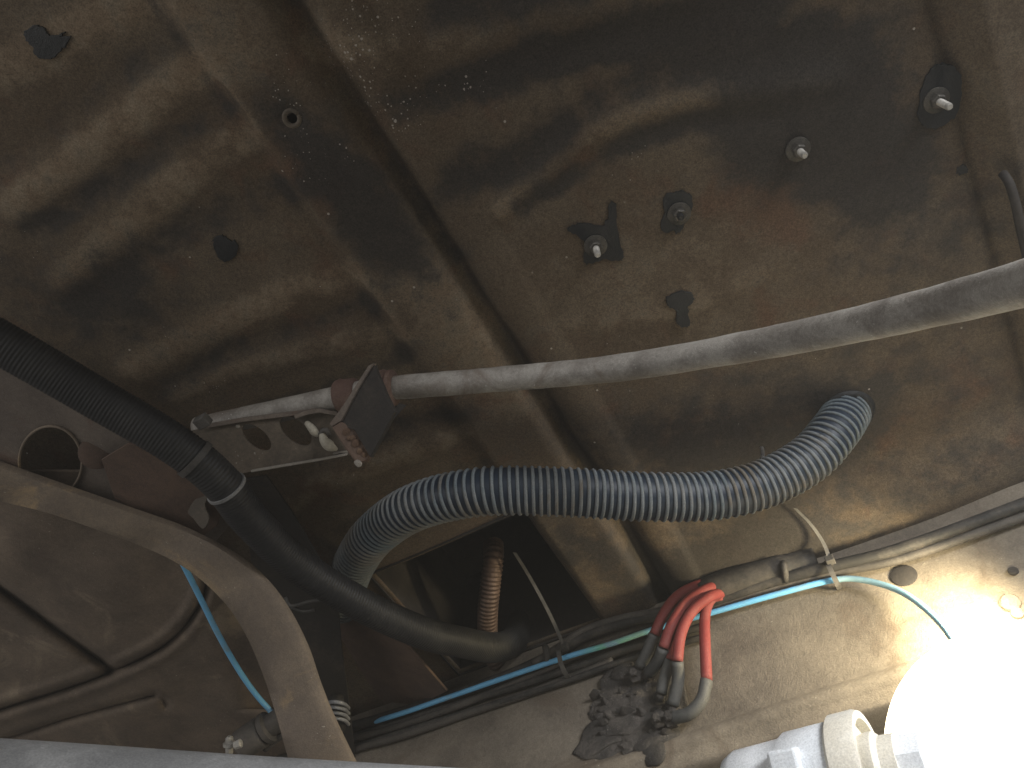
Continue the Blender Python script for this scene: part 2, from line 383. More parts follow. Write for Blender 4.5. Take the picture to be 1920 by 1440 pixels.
# dimple round the drain hole
dd = dist_poly([(552, 217)]); Hh -= .004 * np.exp(-(dd / .008) ** 2)
for pts, wd, v in [([(690, 45), (720, 30)], 70, .8), ([(640, 90), (700, 190), (760, 250)], 22, .8), ([(780, 180), (880, 155)], 40, .75), ([(545, 130), (560, 240)], 50, .55), ([(650, 278)], 18, .9),
                   ([(620, 330), (560, 330)], 40, .4), ([(880, 590), (830, 520)], 50, .35), ([(1220, 280), (1180, 320)], 40, .5), ([(60, 460), (20, 480)], 50, .45), ([(300, 620), (330, 640)], 40, .5), ([(390, 725), (420, 720)], 25, .75), ([(1230, 780), (1400, 700)], 60, .3)]:
    Sp += v * stroke(pts, wd, 2)
Hh += .022 * sst(BB, .60, .695) * sst(AA, -.20, -.12)
OilSh += .25 * sst(BB, .60, .66) * sst(AA, -.20, -.12)
Zf = FZ - Hh
na, nb = AA.shape
V = (AA[..., None] * A3 + BB[..., None] * B3); V[..., 2] = Zf; V = V.reshape(-1, 3)
Fs = []; hole = (-.455, -.262, .50, .69)
dr = fab(552, 217)
Ac, Bc = AA + ST / 2, BB + ST / 2
skip = ((Ac > hole[0]) & (Ac < hole[1]) & (Bc > hole[2]) & (Bc < hole[3])) | (np.hypot(Ac - dr[0], Bc - dr[1]) < .0045)
ii, jj = np.nonzero(~skip[:-1, :-1])
q = ii * nb + jj; Fs = np.stack([q, q + 1, q + nb + 1, q + nb], 1)
me = bpy.data.meshes.new('underbody_floor'); me.from_pydata(V.tolist(), [], Fs.tolist()); me.update()
for p in me.polygons: p.use_smooth = True
ca = me.color_attributes.new('dirt', 'FLOAT_COLOR', 'POINT')
ca.data.foreach_set('color', np.stack([Du, OilSh, Sp, np.ones_like(Du)], -1).astype(np.float32).ravel())
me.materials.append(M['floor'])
floor = bpy.data.objects.new('underbody_floor', me); COL.objects.link(floor)
floor['kind'] = 'structure'
so = floor.modifiers.new('thickness', 'SOLIDIFY'); so.thickness = .0015; so.offset = 1
# recess above the opening: five steel sheets, its shade put into their dark colour
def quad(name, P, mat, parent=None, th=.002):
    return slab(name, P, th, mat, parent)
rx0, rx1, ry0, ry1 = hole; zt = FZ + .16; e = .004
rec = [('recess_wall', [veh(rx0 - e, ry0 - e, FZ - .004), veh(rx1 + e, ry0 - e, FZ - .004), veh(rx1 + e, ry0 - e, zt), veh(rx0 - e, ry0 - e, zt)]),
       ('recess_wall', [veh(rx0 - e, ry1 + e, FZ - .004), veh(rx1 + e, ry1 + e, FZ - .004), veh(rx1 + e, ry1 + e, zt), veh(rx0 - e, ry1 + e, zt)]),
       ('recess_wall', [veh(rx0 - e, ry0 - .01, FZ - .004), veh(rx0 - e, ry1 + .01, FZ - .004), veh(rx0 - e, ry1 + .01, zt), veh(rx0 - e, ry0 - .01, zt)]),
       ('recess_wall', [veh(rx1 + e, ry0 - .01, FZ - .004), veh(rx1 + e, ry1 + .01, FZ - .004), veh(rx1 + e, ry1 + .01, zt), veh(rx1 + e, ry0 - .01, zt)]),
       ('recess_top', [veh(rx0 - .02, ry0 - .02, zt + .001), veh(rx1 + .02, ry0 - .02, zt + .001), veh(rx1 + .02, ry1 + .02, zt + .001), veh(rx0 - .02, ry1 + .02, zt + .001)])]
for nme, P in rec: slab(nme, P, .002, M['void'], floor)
# dark plate above the drain hole, the hole's shade in its colour
tube('drain_rim', [veh(dr[0] + .0062 * math.cos(q_), dr[1] + .0062 * math.sin(q_), FZ - .0078) for q_ in np.linspace(0, 2 * math.pi, 19)], .0021, M['channel'], floor, 8, .002)
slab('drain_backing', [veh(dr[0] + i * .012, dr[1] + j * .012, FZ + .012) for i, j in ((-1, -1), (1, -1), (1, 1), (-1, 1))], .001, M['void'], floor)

# ------------------------------------------------------------------ chassis rail
RB = .70
prof = [(.692, .792), (.6925, .783), (.695, .776), (.6975, .768), (.699, .74), (.7005, .68), (.700, .634), (.698, .630), (.6945, .626), (.6945, .619), (.698, .615), (.7005, .612), (.7015, .603), (.704, .6005), (.712, .600), (.79, .602), (.79, .795)]
def extrude_prof(name, prof, aa, mat, parent, jig=0):
    n = len(prof); V = []; Fs = []
    for a in aa:
        j = jig * (math.sin(a * 19) + .6 * math.sin(a * 47 + 2))
        for b, z in prof: V.append(veh(a, b + j, z))
    for i in range(len(aa) - 1):
        for q in range(n):
            r = (q + 1) % n; Fs.append((i * n + q, i * n + r, (i + 1) * n + r, (i + 1) * n + q))
    Fs.append(tuple(range(n))); Fs.append(tuple((len(aa) - 1) * n + q for q in range(n))[::-1])
    bm = bmesh.new(); vs = [bm.verts.new(v) for v in V]
    for f in Fs: bm.faces.new([vs[t] for t in f])
    return bobj(name, bm, mat, parent, 50)
rail = empty('chassis_rail', veh(-.1, RB, .60), 'long tan dusty chassis rail with seam ridge carrying the cables', 'chassis rail')
extrude_prof('rail_body', prof, np.arange(-1.15, .62, .02), M['rail'], rail, .0008)
def disc_on_rail(name, x, y, r, mat, h=.002, prof=None):
    p = onb(x, y, RB - .0008)
    return lathe(name, p, -B3, prof or [(0, r), (h * .6, r), (h, r * .8)], mat, rail, 22)
disc_on_rail('blanking_plug', 1695, 1080, .0125, M['darkplate'])
disc_on_rail('rivet', 1895, 1132, .0085, M['rail'], .005)
disc_on_rail('rivet', 1900, 1072, .0045, M['darkplate'], .003)
disc_on_rail('rivet', 1908, 1150, .0055, M['rail'], .003)

# ------------------------------------------------------------------ sway bar through its bracket
bw = [(372, 803, .772), (430, 790, .768), (560, 762, .762), (650, 742, .755), (720, 729, .750), (900, 714, .735), (1150, 691, .692), (1400, 650, .632), (1600, 610, .572), (1800, 563, .512), (1960, 520, .462), (2150, 462, .42)]
sb = empty('sway_bar', at(1000, 700, .72), 'long grey mottled steel bar curving across beneath the floor', 'steel bar')
o = tube('bar', [at(*p) for p in bw], .0108, M['bar'], sb, 24, .004, .012)
# worn bushings on the bar either side of the bracket
P, s = spline([at(*p) for p in bw], .002)
def ring_on_bar(name, pxx, prof, mat, parent):
    scr = [(RT @ (p - CAM)) / (FW @ (p - CAM)) * F + 960 for p in P]
    i = int(np.argmin(np.abs(np.array(scr) - pxx))); T = P[i + 1] - P[i]
    return lathe(name, P[i], T, prof, mat, parent, 28, 60)
ring_on_bar('bushing', 640, [(-.002, .0105), (-.001, .0155), (.003, .0165), (.006, .0155), (.016, .0145), (.018, .0105)], M['bushing'], sb)
ring_on_bar('bushing', 716, [(-.004, .0105), (-.002, .0165), (.003, .0175), (.006, .014), (.008, .0165), (.011, .016), (.0125, .0105)], M['bushing'], sb)

br = empty('bar_bracket', at(680, 800, .79), 'dark folded steel bracket with rusty foot that the bar passes through', 'bracket')
pb1 = plane3(at(700, 684, .722), at(628, 800, .712), at(742, 772, .690))
face = [(700, 683), (707, 702), (724, 742), (739, 772), (722, 806), (694, 858), (664, 806), (634, 798)]
holep = onplane(690, 736, pb1)
slab('bracket_plate', [onplane(x, y, pb1) for x, y in face], .0045, M['darkplate'], br, bevel=.0006)
ed = [(691, 685), (700, 681), (668, 735), (640, 789), (622, 800), (617, 795), (645, 757)]
slab('plate_edge', [onplane(x, y, (pb1[0] - (pb1[0] - CAM) * .004, pb1[1])) for x, y in ed], .005, M['plate'], br, bevel=.0006)
pf = plane3(at(622, 800, .706), at(668, 868, .682), at(700, 850, .688))
ft = [(622, 801), (640, 790), (664, 803), (697, 846), (690, 862), (668, 869), (648, 842)]
foot = slab('bracket_foot', [onplane(x, y, pf) for x, y in ft], .008, M['rust'], br, bevel=.001)
for x, y, r in ((650, 810, .0035), (662, 822, .003), (676, 846, .0032), (668, 832, .004), (683, 852, .0025), (655, 822, .0025)):
    p = onplane(x, y, pf); lathe('rust_scab', p, CAM - p, [(-.002, r), (.0008, r), (.0016, r * .6), (.002, .0004)], M['rustbright'], foot, 7, 30, x)
pl = onplane(672, 869, pf)
lathe('bolt_end', pl, (CAM - pl) + B3 * .3, [(-.004, .0028), (.002, .0028), (.003, .0018)], M['edge'], br, 10)
slab('bracket_tab', [at(x, y, z) for x, y, z in ((725, 800, .76), (762, 760, .79), (748, 755, .79), (722, 775, .76))], .003, M['darkplate'], br)

# ------------------------------------------------------------------ channel with lightening holes
ch = empty('perforated_channel', at(520, 820, .76), 'short brown steel channel with two oval lightening holes beside the black hose', 'channel')
pc = plane3(at(385, 800, .742), at(640, 765, .752), at(470, 885, .722))
cf = [(340, 812), (390, 800), (520, 783), (640, 765), (662, 800), (655, 853), (560, 870), (470, 884), (400, 900), (350, 860)]
hol = [[onplane(x, y, pc) for x, y in ellipse(481, 820, 33, 17, math.radians(40))], [onplane(x, y, pc) for x, y in ellipse(554, 808, 36, 19, math.radians(40))]]
slab('web', [onplane(x, y, pc) for x, y in cf], .003, M['channel'], ch, hol, .0004)
def strip_edge(name, pts, wpx, pl, mat, parent, lift=.0015, th=.004):
    L = [np.array(p, float) for p in pts]; up_, dn = [], []
    for i, p in enumerate(L):
        t = L[min(i + 1, len(L) - 1)] - L[max(i - 1, 0)]; t /= np.linalg.norm(t); n = np.array([-t[1], t[0]])
        up_.append(p + n * wpx / 2); dn.append(p - n * wpx / 2)
    P_ = [onplane(*q, pl) for q in up_ + dn[::-1]]
    P_ = [p + (CAM - p) / np.linalg.norm(CAM - p) * lift for p in P_]
    return slab(name, P_, th, mat, parent, bevel=.0005)
strip_edge('upper_flange', [(388, 799), (450, 788), (540, 777), (600, 768), (635, 764)], 8, pc, M['plate'], ch, .004, .012)
strip_edge('lower_flange', [(470, 884), (540, 872), (600, 862), (650, 852)], 4.5, pc, M['edge'], ch, .006, .014)
strip_edge('return_lip', [(624, 851), (640, 848), (652, 847)], 4, pc, M['edge'], ch, .003, .003)
for x, y in ((446, 799),):
    p = onplane(x, y, pc); lathe('spot_weld', p, CAM - p, [(-.001, .002), (.0006, .002), (.0012, .001)], M['edge'], ch, 9)
# cream plastic clip caught between channel and bracket
cl = empty('plastic_clip', onplane(608, 822, pc), 'dirty cream plastic clip wedged between the channel and the bracket', 'clip')
def blob(name, pts, rs, mat, parent):
    P_, s_ = spline([np.r_[onplane(x, y, pc) + (CAM - onplane(x, y, pc)) * (.004 + lf), r] for (x, y, lf), r in zip(pts, rs)], .0015)
    V_, F_ = sweep(P_[:, :3], P_[:, 3], 12); return obj(name, V_, F_, mat, parent)
blob('clip_arm', [(575, 793, 0), (582, 800, .004), (590, 810, .004), (596, 818, .002)], [.0025, .0034, .0038, .0015], M['cream'], cl)
blob('clip_head', [(603, 812, .004), (608, 826, .006), (618, 836, .006), (632, 843, .002)], [.0025, .0042, .005, .0015], M['cream'], cl)
blob('clip_loop', [(600, 815, .004), (606, 807, .006), (614, 808, .006), (617, 815, .004)], [.002, .0024, .0024, .002], M['tie'], cl)
strip_edge('stay', [(552, 782), (575, 774), (600, 770), (632, 776)], 8, pc, M['plate'], br, .008, .003)

# ------------------------------------------------------------------ black hose and its ties
hp = [(-160, 560, .70), (0, 642, .70), (170, 740, .70), (330, 835, .695), (415, 905, .692), (470, 975, .695), (560, 1060, .70), (680, 1135, .705), (790, 1185, .720), (865, 1204, .745), (925, 1214, .772), (960, 1204, .80), (976, 1178, .84), (982, 1150, .88)]
HP, hs = spline([at(*p) for p in hp], .00062)
bh = empty('black_hose', at(415, 905, .70), 'thick black finely ribbed hose slanting down past the channel', 'hose')
r0 = .0174 * np.interp(hs / hs[-1], [0, .3, .55, .8, 1], [1, .97, .92, .95, 1])
Rr = r0 * (1 + .016 * np.sign(np.sin(hs * 2 * math.pi / .0031)) * np.abs(np.sin(hs * 2 * math.pi / .0031)) ** .6)
V_, F_ = sweep(HP, Rr, 36); obj('corrugated_wall', V_, F_, M['hose'], bh)
def hose_ring(name, pxx, width, h, mat, parent, tilt=0):
    scr = np.array([(RT @ (p - CAM)) / (FW @ (p - CAM)) * F + 960 for p in HP])
    i = int(np.argmin(np.abs(scr - pxx))); T = HP[i + 1] - HP[i]; T /= np.linalg.norm(T)
    rr = r0[i] * 1.035
    return lathe(name, HP[i], T + np.array([0, 0, tilt]), [(-width / 2, rr - .002), (-width / 2, rr + h), (width / 2, rr + h), (width / 2, rr - .002)], mat, parent, 36, 30), i
hose_ring('joint_rim', 425, .0028, .0010, M['hosejoint'], bh)
t1 = empty('cable_tie', at(375, 830, .69), 'dark cable tie strapped round the black hose next to the channel', 'cable tie', 'cable ties')
_, i1 = hose_ring('strap', 366, .0055, .0010, M['tie'], t1)
pk = at(380, 790, .70); block('head', pk, (A3, B3, Z3), (.006, .005, .004), M['tie'], t1)

# ------------------------------------------------------------------ striped blue grey hose
sp_ = [(640, 1135, .80), (650, 1095, .785), (668, 1050, .765), (705, 1000, .745), (780, 950, .725), (900, 922, .712), (1050, 922, .708), (1200, 931, .708), (1330, 930, .712), (1430, 908, .722), (1515, 862, .742), (1565, 808, .768), (1590, 770, .802)]
SPp, ss = spline([at(*p) for p in sp_], .002)
sh = empty('striped_hose', at(1050, 922, .71), 'curved navy flexible hose wound with pale grey spiral ribs', 'hose')
V_, F_ = sweep(SPp, .0208, 32); obj('hose_wall', V_, F_, M['navy'], sh)
pit = .0069; tt = np.arange(0, ss[-1], pit / 26)
T_, N_, B_ = frames(SPp)
def ip(X): return np.stack([np.interp(tt, ss, X[:, c]) for c in range(3)], 1)
c_, n_, b_ = ip(SPp), ip(N_), ip(B_); an = tt / pit * 2 * math.pi + .9 * np.sin(tt * 31) + .5 * np.sin(tt * 83 + 1)
hel = c_ + (n_ * np.cos(an)[:, None] + b_ * np.sin(an)[:, None]) * .0211
V_, F_ = sweep(hel, .00175, 6); obj('spiral_rib', V_, F_, M['rib'], sh)
# rubber grommet where it enters the floor
pg = at(1588, 775, FZ - .002); lathe('grommet', pg, -Z3, [(-.004, .027), (.001, .027), (.003, .025), (.004, .0215)], M['seal'], sh, 28)
# clip stub beside the hose
cst = tube('hose_clip_end', [at(1428, 840, .79), at(1430, 850, .775), at(1429, 860, .765)], .0022, M['tie'], sh, 8)

# ------------------------------------------------------------------ left: holed plate, gusset, curved arm, pressed panel
hpz = plane3(at(0, 700, .752), at(0, 880, .752), at(350, 950, .752))
hplt = empty('holed_plate', at(150, 850, .752), 'grey brown plate with one large round hole behind the curved arm', 'plate')
ol = [(-200, 610), (0, 690), (150, 770), (330, 858), (425, 935), (430, 985), (392, 1030), (300, 1010), (150, 960), (-200, 850)]
slab('plate_sheet', [onplane(x, y, hpz) for x, y in ol], .003, M['plate'], hplt, [[onplane(x, y, hpz) for x, y in ellipse(95, 866, 58, 66, 0, 36)]], .0006)
lip = [onplane(x, y, hpz) + (CAM - onplane(x, y, hpz)) * .002 for x, y in ellipse(95, 866, 59, 67, 0, 36)]
tube('hole_rim', lip + lip[:1], .0013, M['strap'], hplt, 8, .004)
bt = tube('stiffener', [onplane(x, y, hpz) + (CAM - onplane(x, y, hpz)) * .006 for x, y in ((222, 900), (255, 876), (296, 848))], .0045, M['rust'], hplt, 8)
gus = empty('rusty_gusset', at(320, 920, .745), 'red brown rusted gusset sheet under the black hose with a bent tab', 'gusset')
gp = plane3(at(0, 700, .744), at(0, 880, .744), at(350, 950, .740))
slab('gusset_sheet', [onplane(x, y, gp) for x, y in ((190, 862), (240, 832), (310, 838), (420, 922), (408, 985), (372, 1012), (280, 980), (215, 935))], .0025, M['rust'], gus, bevel=.0005)
tb = plane3(at(350, 960, .735), at(398, 915, .742), at(385, 990, .722))
slab('bent_tab', [onplane(x, y, tb) for x, y in smooth_loop([(352, 958), (375, 925), (398, 915), (384, 945), (392, 972), (380, 992), (362, 972)], 3)], .002, M['channel'], gus, bevel=.0004)
lathe('gusset_hole_plug', onplane(182, 848, hpz), CAM - onplane(182, 848, hpz), [(-.001, .016), (.002, .016), (.004, .012), (.0045, .003)], M['rust'], gus, 24)

arm = empty('curved_arm', at(480, 1080, .68), 'broad dusty steel arm curving down in front of the pressed panel', 'arm')
outer = [(-200, 800), (0, 873), (120, 915), (250, 960), (350, 995), (420, 1030), (480, 1075), (530, 1135), (570, 1210), (600, 1290), (635, 1370), (690, 1480)]
inner = [(-200, 890), (0, 940), (90, 962), (200, 1000), (290, 1035), (360, 1075), (420, 1130), (460, 1190), (490, 1260), (510, 1320), (530, 1390), (556, 1480)]
zz = np.interp(np.arange(12), [0, 4, 7, 11], [.75, .722, .665, .575])
O = np.array([at(x, y, z) for (x, y), z in zip(outer, zz)]); I = np.array([at(x, y, z - .004) for (x, y), z in zip(inner, zz)])
So, _ = spline(np.hstack([O, I]), .006); Oo, Ii = So[:, :3], So[:, 3:]
def ribbon(name, cols, mat, parent, autos=30):
    """loft between several curves (each n x 3), closed loop cross section"""
    n = len(cols[0]); m = len(cols); V_ = np.stack(cols, 1).reshape(-1, 3); F_ = []
    for i in range(n - 1):
        for j in range(m):
            k_ = (j + 1) % m; F_.append((i * m + j, i * m + k_, (i + 1) * m + k_, (i + 1) * m + j))
    F_.append(tuple(range(m))[::-1]); F_.append(tuple((n - 1) * m + j for j in range(m)))
    return obj(name, V_, F_, mat, parent, True, autos)
T = np.gradient((Oo + Ii) / 2, axis=0); T /= np.linalg.norm(T, axis=1)[:, None]
W_ = Oo - Ii; Nn = np.cross(T, W_); Nn /= np.linalg.norm(Nn, axis=1)[:, None]
if (Nn[len(Nn) // 2] @ (CAM - Oo[len(Oo) // 2])) < 0: Nn = -Nn
wav = (.0012 * np.sin(np.arange(len(Oo)) * .21) + .0009 * np.sin(np.arange(len(Oo)) * .5 + 1))[:, None]
mid = lambda f, l: Ii * (1 - f) + Oo * f + Nn * l
ribbon('arm_strap', [mid(0, -.001), mid(.03, .0012), mid(.25, .0025) + Nn * wav, mid(.5, .003) + Nn * wav, mid(.8, .0022), mid(.97, .0012), mid(1, -.001), mid(1, -.006), mid(.5, -.004), mid(0, -.006)], M['strap'], arm, 50)
ribbon('arm_flange', [mid(0, -.0065), mid(.05, -.0065), mid(.05, -.026), mid(0, -.026)], M['rust'], arm)
p = at(601, 1377, .612); lathe('arm_hole', p, CAM - p, [(-.004, .0045), (.0055, .0045), (.006, .003)], M['rust'], arm, 16)

# pressed panel at lower left (its grooves are modelled)
X, Y = np.meshgrid(np.linspace(-260, 640, 260), np.linspace(880, 1470, 190), indexing='ij')
def dpp(pts):
    best = np.full(X.shape, 1e9)
    for p, q_ in zip(pts, pts[1:]):
        p, q_ = np.array(p, float), np.array(q_, float); v = q_ - p
        t = np.clip(((X - p[0]) * v[0] + (Y - p[1]) * v[1]) / (v @ v), 0, 1); best = np.minimum(best, np.hypot(X - p[0] - v[0] * t, Y - p[1] - v[1] * t))
    return best
curve = [(-260, 1420), (0, 1330), (120, 1292), (212, 1258), (300, 1215), (350, 1170), (380, 1120), (392, 1070)]
curve = [tuple(c) for c in spline(np.array([(x, y, 0) for x, y in curve], float), 14)[0][:, :2]]
hgt = -.022 * np.exp(-(dpp([(-260, 930), (0, 1100), (105, 1178), (205, 1250)]) / 11) ** 2)
hgt += -.014 * np.exp(-(dpp(curve) / 7) ** 2) + .004 * np.exp(-((dpp(curve) - 16) / 9) ** 2)
hgt += -.011 * np.exp(-(dpp([(-260, 1470), (0, 1388), (130, 1345), (290, 1302)]) / 7) ** 2)
hgt += .012 * np.exp(-(dpp([(60, 1040), (160, 1110), (220, 1150)]) / 120) ** 2)
hgt += -.006 * np.exp(-(dpp([(308, 1312), (312, 1318)]) / 9) ** 2)
hgt += -.016 * sst(X - (370 + (1150 - Y) * -.35), 0, 90) * (Y < 1330) 
hgt += .0012 * np.sin(X / 37 + Y / 51) + .0008 * np.sin(Y / 23 - X / 61)
Vp = np.array([at(x, y, .772 - h) for x, y, h in zip(X.ravel(), Y.ravel(), hgt.ravel())])
n1_, n2_ = X.shape; q = (np.arange(n1_ - 1)[:, None] * n2_ + np.arange(n2_ - 1)[None, :]).ravel()
keep = (X < np.interp(Y, [880, 995, 1075, 1210, 1370, 1470], [300, 330, 455, 548, 612, 640]))[:-1, :-1].ravel()
q = q[keep]
pan = obj('pressed_panel', Vp, np.stack([q, q + 1, q + n2_ + 1, q + n2_], 1), M['panel'])
so = pan.modifiers.new('thickness', 'SOLIDIFY'); so.thickness = .002; so.offset = 1 
tag(pan, 'rust stained pressed steel panel with curved grooves under the arm', 'steel panel')

# cross member beside the recess
cm = empty('cross_member', at(620, 1150, .79), 'dark steel cross member with an orange rusted edge below the striped hose end', 'cross member')
cp = plane3(at(500, 900, .782), at(600, 1060, .782), at(740, 1345, .797))
slab('rusty_face', [onplane(x, y, cp) for x, y in ((600, 1060), (640, 1090), (720, 1160), (838, 1296), (740, 1345), (690, 1300), (640, 1210), (606, 1120))], .003, M['rustbright' if 0 else 'rust'], cm, bevel=.0005)
cp2 = plane3(at(500, 900, .764), at(600, 1060, .756), at(620, 1350, .74))
slab('dark_face', [onplane(x, y, cp2) for x, y in ((450, 900), (500, 893), (548, 962), (600, 1050), (632, 1110), (640, 1210), (652, 1300), (668, 1440), (560, 1440), (540, 1200), (470, 1050))], .003, M['darkplate'], cm, bevel=.0005)
# brown flexible conduit in the recess
cpts = [at(925, 1020, .86), at(925, 1050, .835), at(918, 1110, .815), at(914, 1160, .805), at(918, 1210, .80), at(945, 1262, .79), at(985, 1310, .80)]
CP, cs_ = spline(cpts, .001)
fc = obj('flexible_conduit', *sweep(CP, .0118 * (1 + .06 * np.sin(cs_ * 2 * math.pi / .005)), 20), M['copper'])
tag(fc, 'short brown ribbed metal conduit inside the dark floor recess', 'conduit')

# ------------------------------------------------------------------ grey tube in front, bottom edge
gt = tube('grey_tube', [atd(-420, 1500, .52), atd(0, 1522, .47), atd(500, 1549, .45), atd(1000, 1575, .45), atd(1400, 1598, .46)], .030, M['galv'], None, 40, .01)
tag(gt, 'scratched light grey round tube running in front below the arm', 'tube')

# ------------------------------------------------------------------ cables along the rail
def rb(x, y, off=.006): return onb(x, y, RB - off)
lp = [at(300, 985, .755), at(335, 1042, .752), at(375, 1120, .748), at(415, 1200, .742), at(460, 1275, .735), at(500, 1325, .728), at(535, 1352, .722), rb(640, 1366, .02), rb(735, 1343, .02), rb(850, 1304, .02), rb(960, 1266, .02), rb(1065, 1231, .02), rb(1150, 1206, .018), rb(1225, 1180, .014), rb(1330, 1150, .012), rb(1450, 1116, .012), rb(1560, 1088, .012), rb(1620, 1088, .014), rb(1690, 1110, .02), rb(1750, 1155, .03), rb(1790, 1205, .045), rb(1830, 1280, .07), rb(1850, 1380, .09)]
LPs, ls = spline(lp, .004)
V_, F_ = sweep(LPs, .0031, 12); air = obj('air_line', V_, F_, M['line'])
scrx = np.array([(RT @ (p - CAM)) / (FW @ (p - CAM)) * F + 960 for p in LPs])
al = air.data.attributes.new('along', 'FLOAT', 'POINT'); al.data.foreach_set('value', np.repeat(ls / ls[-1], 12).astype(np.float32))
def apos(x): return float(ls[np.argmin(np.abs(scrx - x))] / ls[-1])
for x, c in ((1085, BL), (1130, GR), (1200, (.22, .40, .33, 1)), (1235, BL), (1560, BL), (1575, (.22, .36, .42, 1))):  # own blue and green; last stretch has the lamp's paling painted in
    e_ = LINE_RAMP.elements.new(apos(x)); e_.color = c
tag(air, 'bright blue plastic line tied along the rail, part of it turning green', 'air line')
def cable(pts, r, mat, label, cat='cable', group='dark cables along the rail', name='cable'):
    o = tube(name, pts, r, mat, None, 10, .006, .01); tag(o, label, cat, group); return o
base1 = [(480, 1436), (600, 1405), (700, 1372), (850, 1325), (960, 1292), (1065, 1258), (1150, 1228), (1225, 1205), (1330, 1172)]
def shift(P_, dx, dy, off): return [rb(x + dx, y + dy, off) for x, y in P_]
cable(shift(base1, 0, -2, .010), .0042, M['black'], 'black cable lying just under the blue line on the rail')
cable(shift(base1, 0, 18, .008), .0036, M['black'], 'thin black cable second below the blue line on the rail')
cable([rb(x, y, .007) for x, y in ((560, 1440), (660, 1406), (760, 1378), (900, 1330), (1000, 1297), (1070, 1270), (1110, 1255), (1150, 1238))], .0045, M['greycable'], 'grey dusty cable lowest of the bundle left of the terminal')
cable([rb(x, y, .016) for x, y in ((620, 1372), (720, 1345), (850, 1302), (960, 1263), (1040, 1225), (1100, 1192), (1170, 1168), (1240, 1152), (1330, 1128), (1450, 1090), (1560, 1062), (1700, 1025), (1960, 930))], .0062, M['black'], 'thick black cable arched above the blue line on the rail')
cable([rb(x, y, .010) for x, y in ((640, 1392), (800, 1345), (980, 1276), (1060, 1238), (1130, 1210), (1200, 1188), (1330, 1140), (1450, 1103), (1560, 1075), (1700, 1045), (1960, 955))], .0045, M['greycable'], 'long grey cable squeezed between the blue line and the rail')
cable([rb(x, y, .020) for x, y in ((1000, 1245), (1050, 1212), (1100, 1180), (1170, 1158), (1240, 1145), (1300, 1125))], .0045, M['greycable'], 'short grey cable on top of the arched black cable')
# dark corrugated sleeve from which the red leads come
slv = tube('cable_sleeve', [rb(1318, 1112, .022), rb(1345, 1100, .022), rb(1390, 1086, .020), rb(1450, 1072, .015), rb(1530, 1052, .008)], .0150, M['black'], None, 16, .004, .03)
tag(slv, 'fat dark sleeve gathering the red leads on top of the rail', 'sleeve')

def ties(label, bx, by, tail, ring_c, rad, axis, mat=M['tie']):
    t = empty('cable_tie', ring_c, label, 'cable tie', 'cable ties')
    n = 22; ax = np.asarray(axis) / np.linalg.norm(axis)
    u = np.cross(ax, [0, 0, 1.]); u /= np.linalg.norm(u); v = np.cross(ax, u)
    pts = [ring_c + (u * math.cos(q) * rad[0] + v * math.sin(q) * rad[1]) for q in np.linspace(0, 2 * math.pi, n + 1)]
    P_ = np.array(pts); cols = []
    cc = np.array(ring_c); outd = (P_ - cc) / np.linalg.norm(P_ - cc, axis=1)[:, None]
    ribbon('strap', [P_ + ax * .0026, P_ + ax * .0026 + outd * .0014, P_ - ax * .0026 + outd * .0014, P_ - ax * .0026], mat, t)
    hd = rb(bx, by, .026); block('head', hd, (A3, B3, Z3), (.0045, .004, .004), mat, t, .0008)
    TP, _ = spline(tail, .004); sd = np.array([1., .2, 0]); sd /= np.linalg.norm(sd); nn = (CAM - TP[0]); nn /= np.linalg.norm(nn)
    ribbon('tail', [TP + sd * .0024, TP + sd * .0024 + nn * .0012, TP - sd * .0024 + nn * .0012, TP - sd * .0024], mat, t)
    return t
ties('cable tie with long straight pale tail sticking up across the dark recess', 1058, 1212, [rb(1058, 1212, .026), rb(1030, 1150, .06), rb(995, 1085, .10), rb(965, 1036, .135)], rb(1062, 1240, .014), (.019, .020), A3)
ties('cable tie with short tail near the bend of the blue line', 1556, 1050, [rb(1556, 1050, .026), rb(1545, 1020, .035), rb(1522, 985, .055), rb(1491, 953, .08)], rb(1562, 1078, .011), (.013, .015), A3)
# two small stubs of clips
for x, y, lab in ((1022, 1225, 'small dark clip stub on the bundle beside the long tailed tie'), (1468, 1068, 'small dark clip stub on the bundle between sleeve and blue line bend')):
    c = tube('clip_stub', [rb(x, y - 14, .03), rb(x + 3, y, .028), rb(x + 5, y + 22, .016)], .0038, M['black'], None, 8); tag(c, lab, 'clip')
tg = tube('wire_clip', [at(535, 1120, .74), at(545, 1136, .735), at(580, 1128, .73), at(612, 1124, .728)], .0018, M['tie'], None, 8); tag(tg, 'thin wire clip poking out behind the curved arm', 'clip')
tg2 = tube('wire_clip', [at(546, 1138, .735), at(570, 1146, .73), at(590, 1143, .728)], .0018, M['tie'], None, 8); tag(tg2, 'short lower wire prong behind the curved arm', 'clip')
# end of a ribbed conduit peeping out behind the arm
rc = empty('ribbed_conduit', at(640, 1340, .70), 'pale ribbed conduit end showing behind the foot of the arm', 'conduit')
for kx in range(4):
    tube('conduit_ring', [at(612, 1318 + kx * 10, .715), at(628, 1316 + kx * 10, .705), at(645, 1320 + kx * 10, .708), at(654, 1328 + kx * 10, .72)], .0021, M['hosejoint'], rc, 8)
tube('conduit_core', [at(630, 1312, .72), at(632, 1335, .72), at(634, 1365, .72)], .009, M['black'], rc, 12)

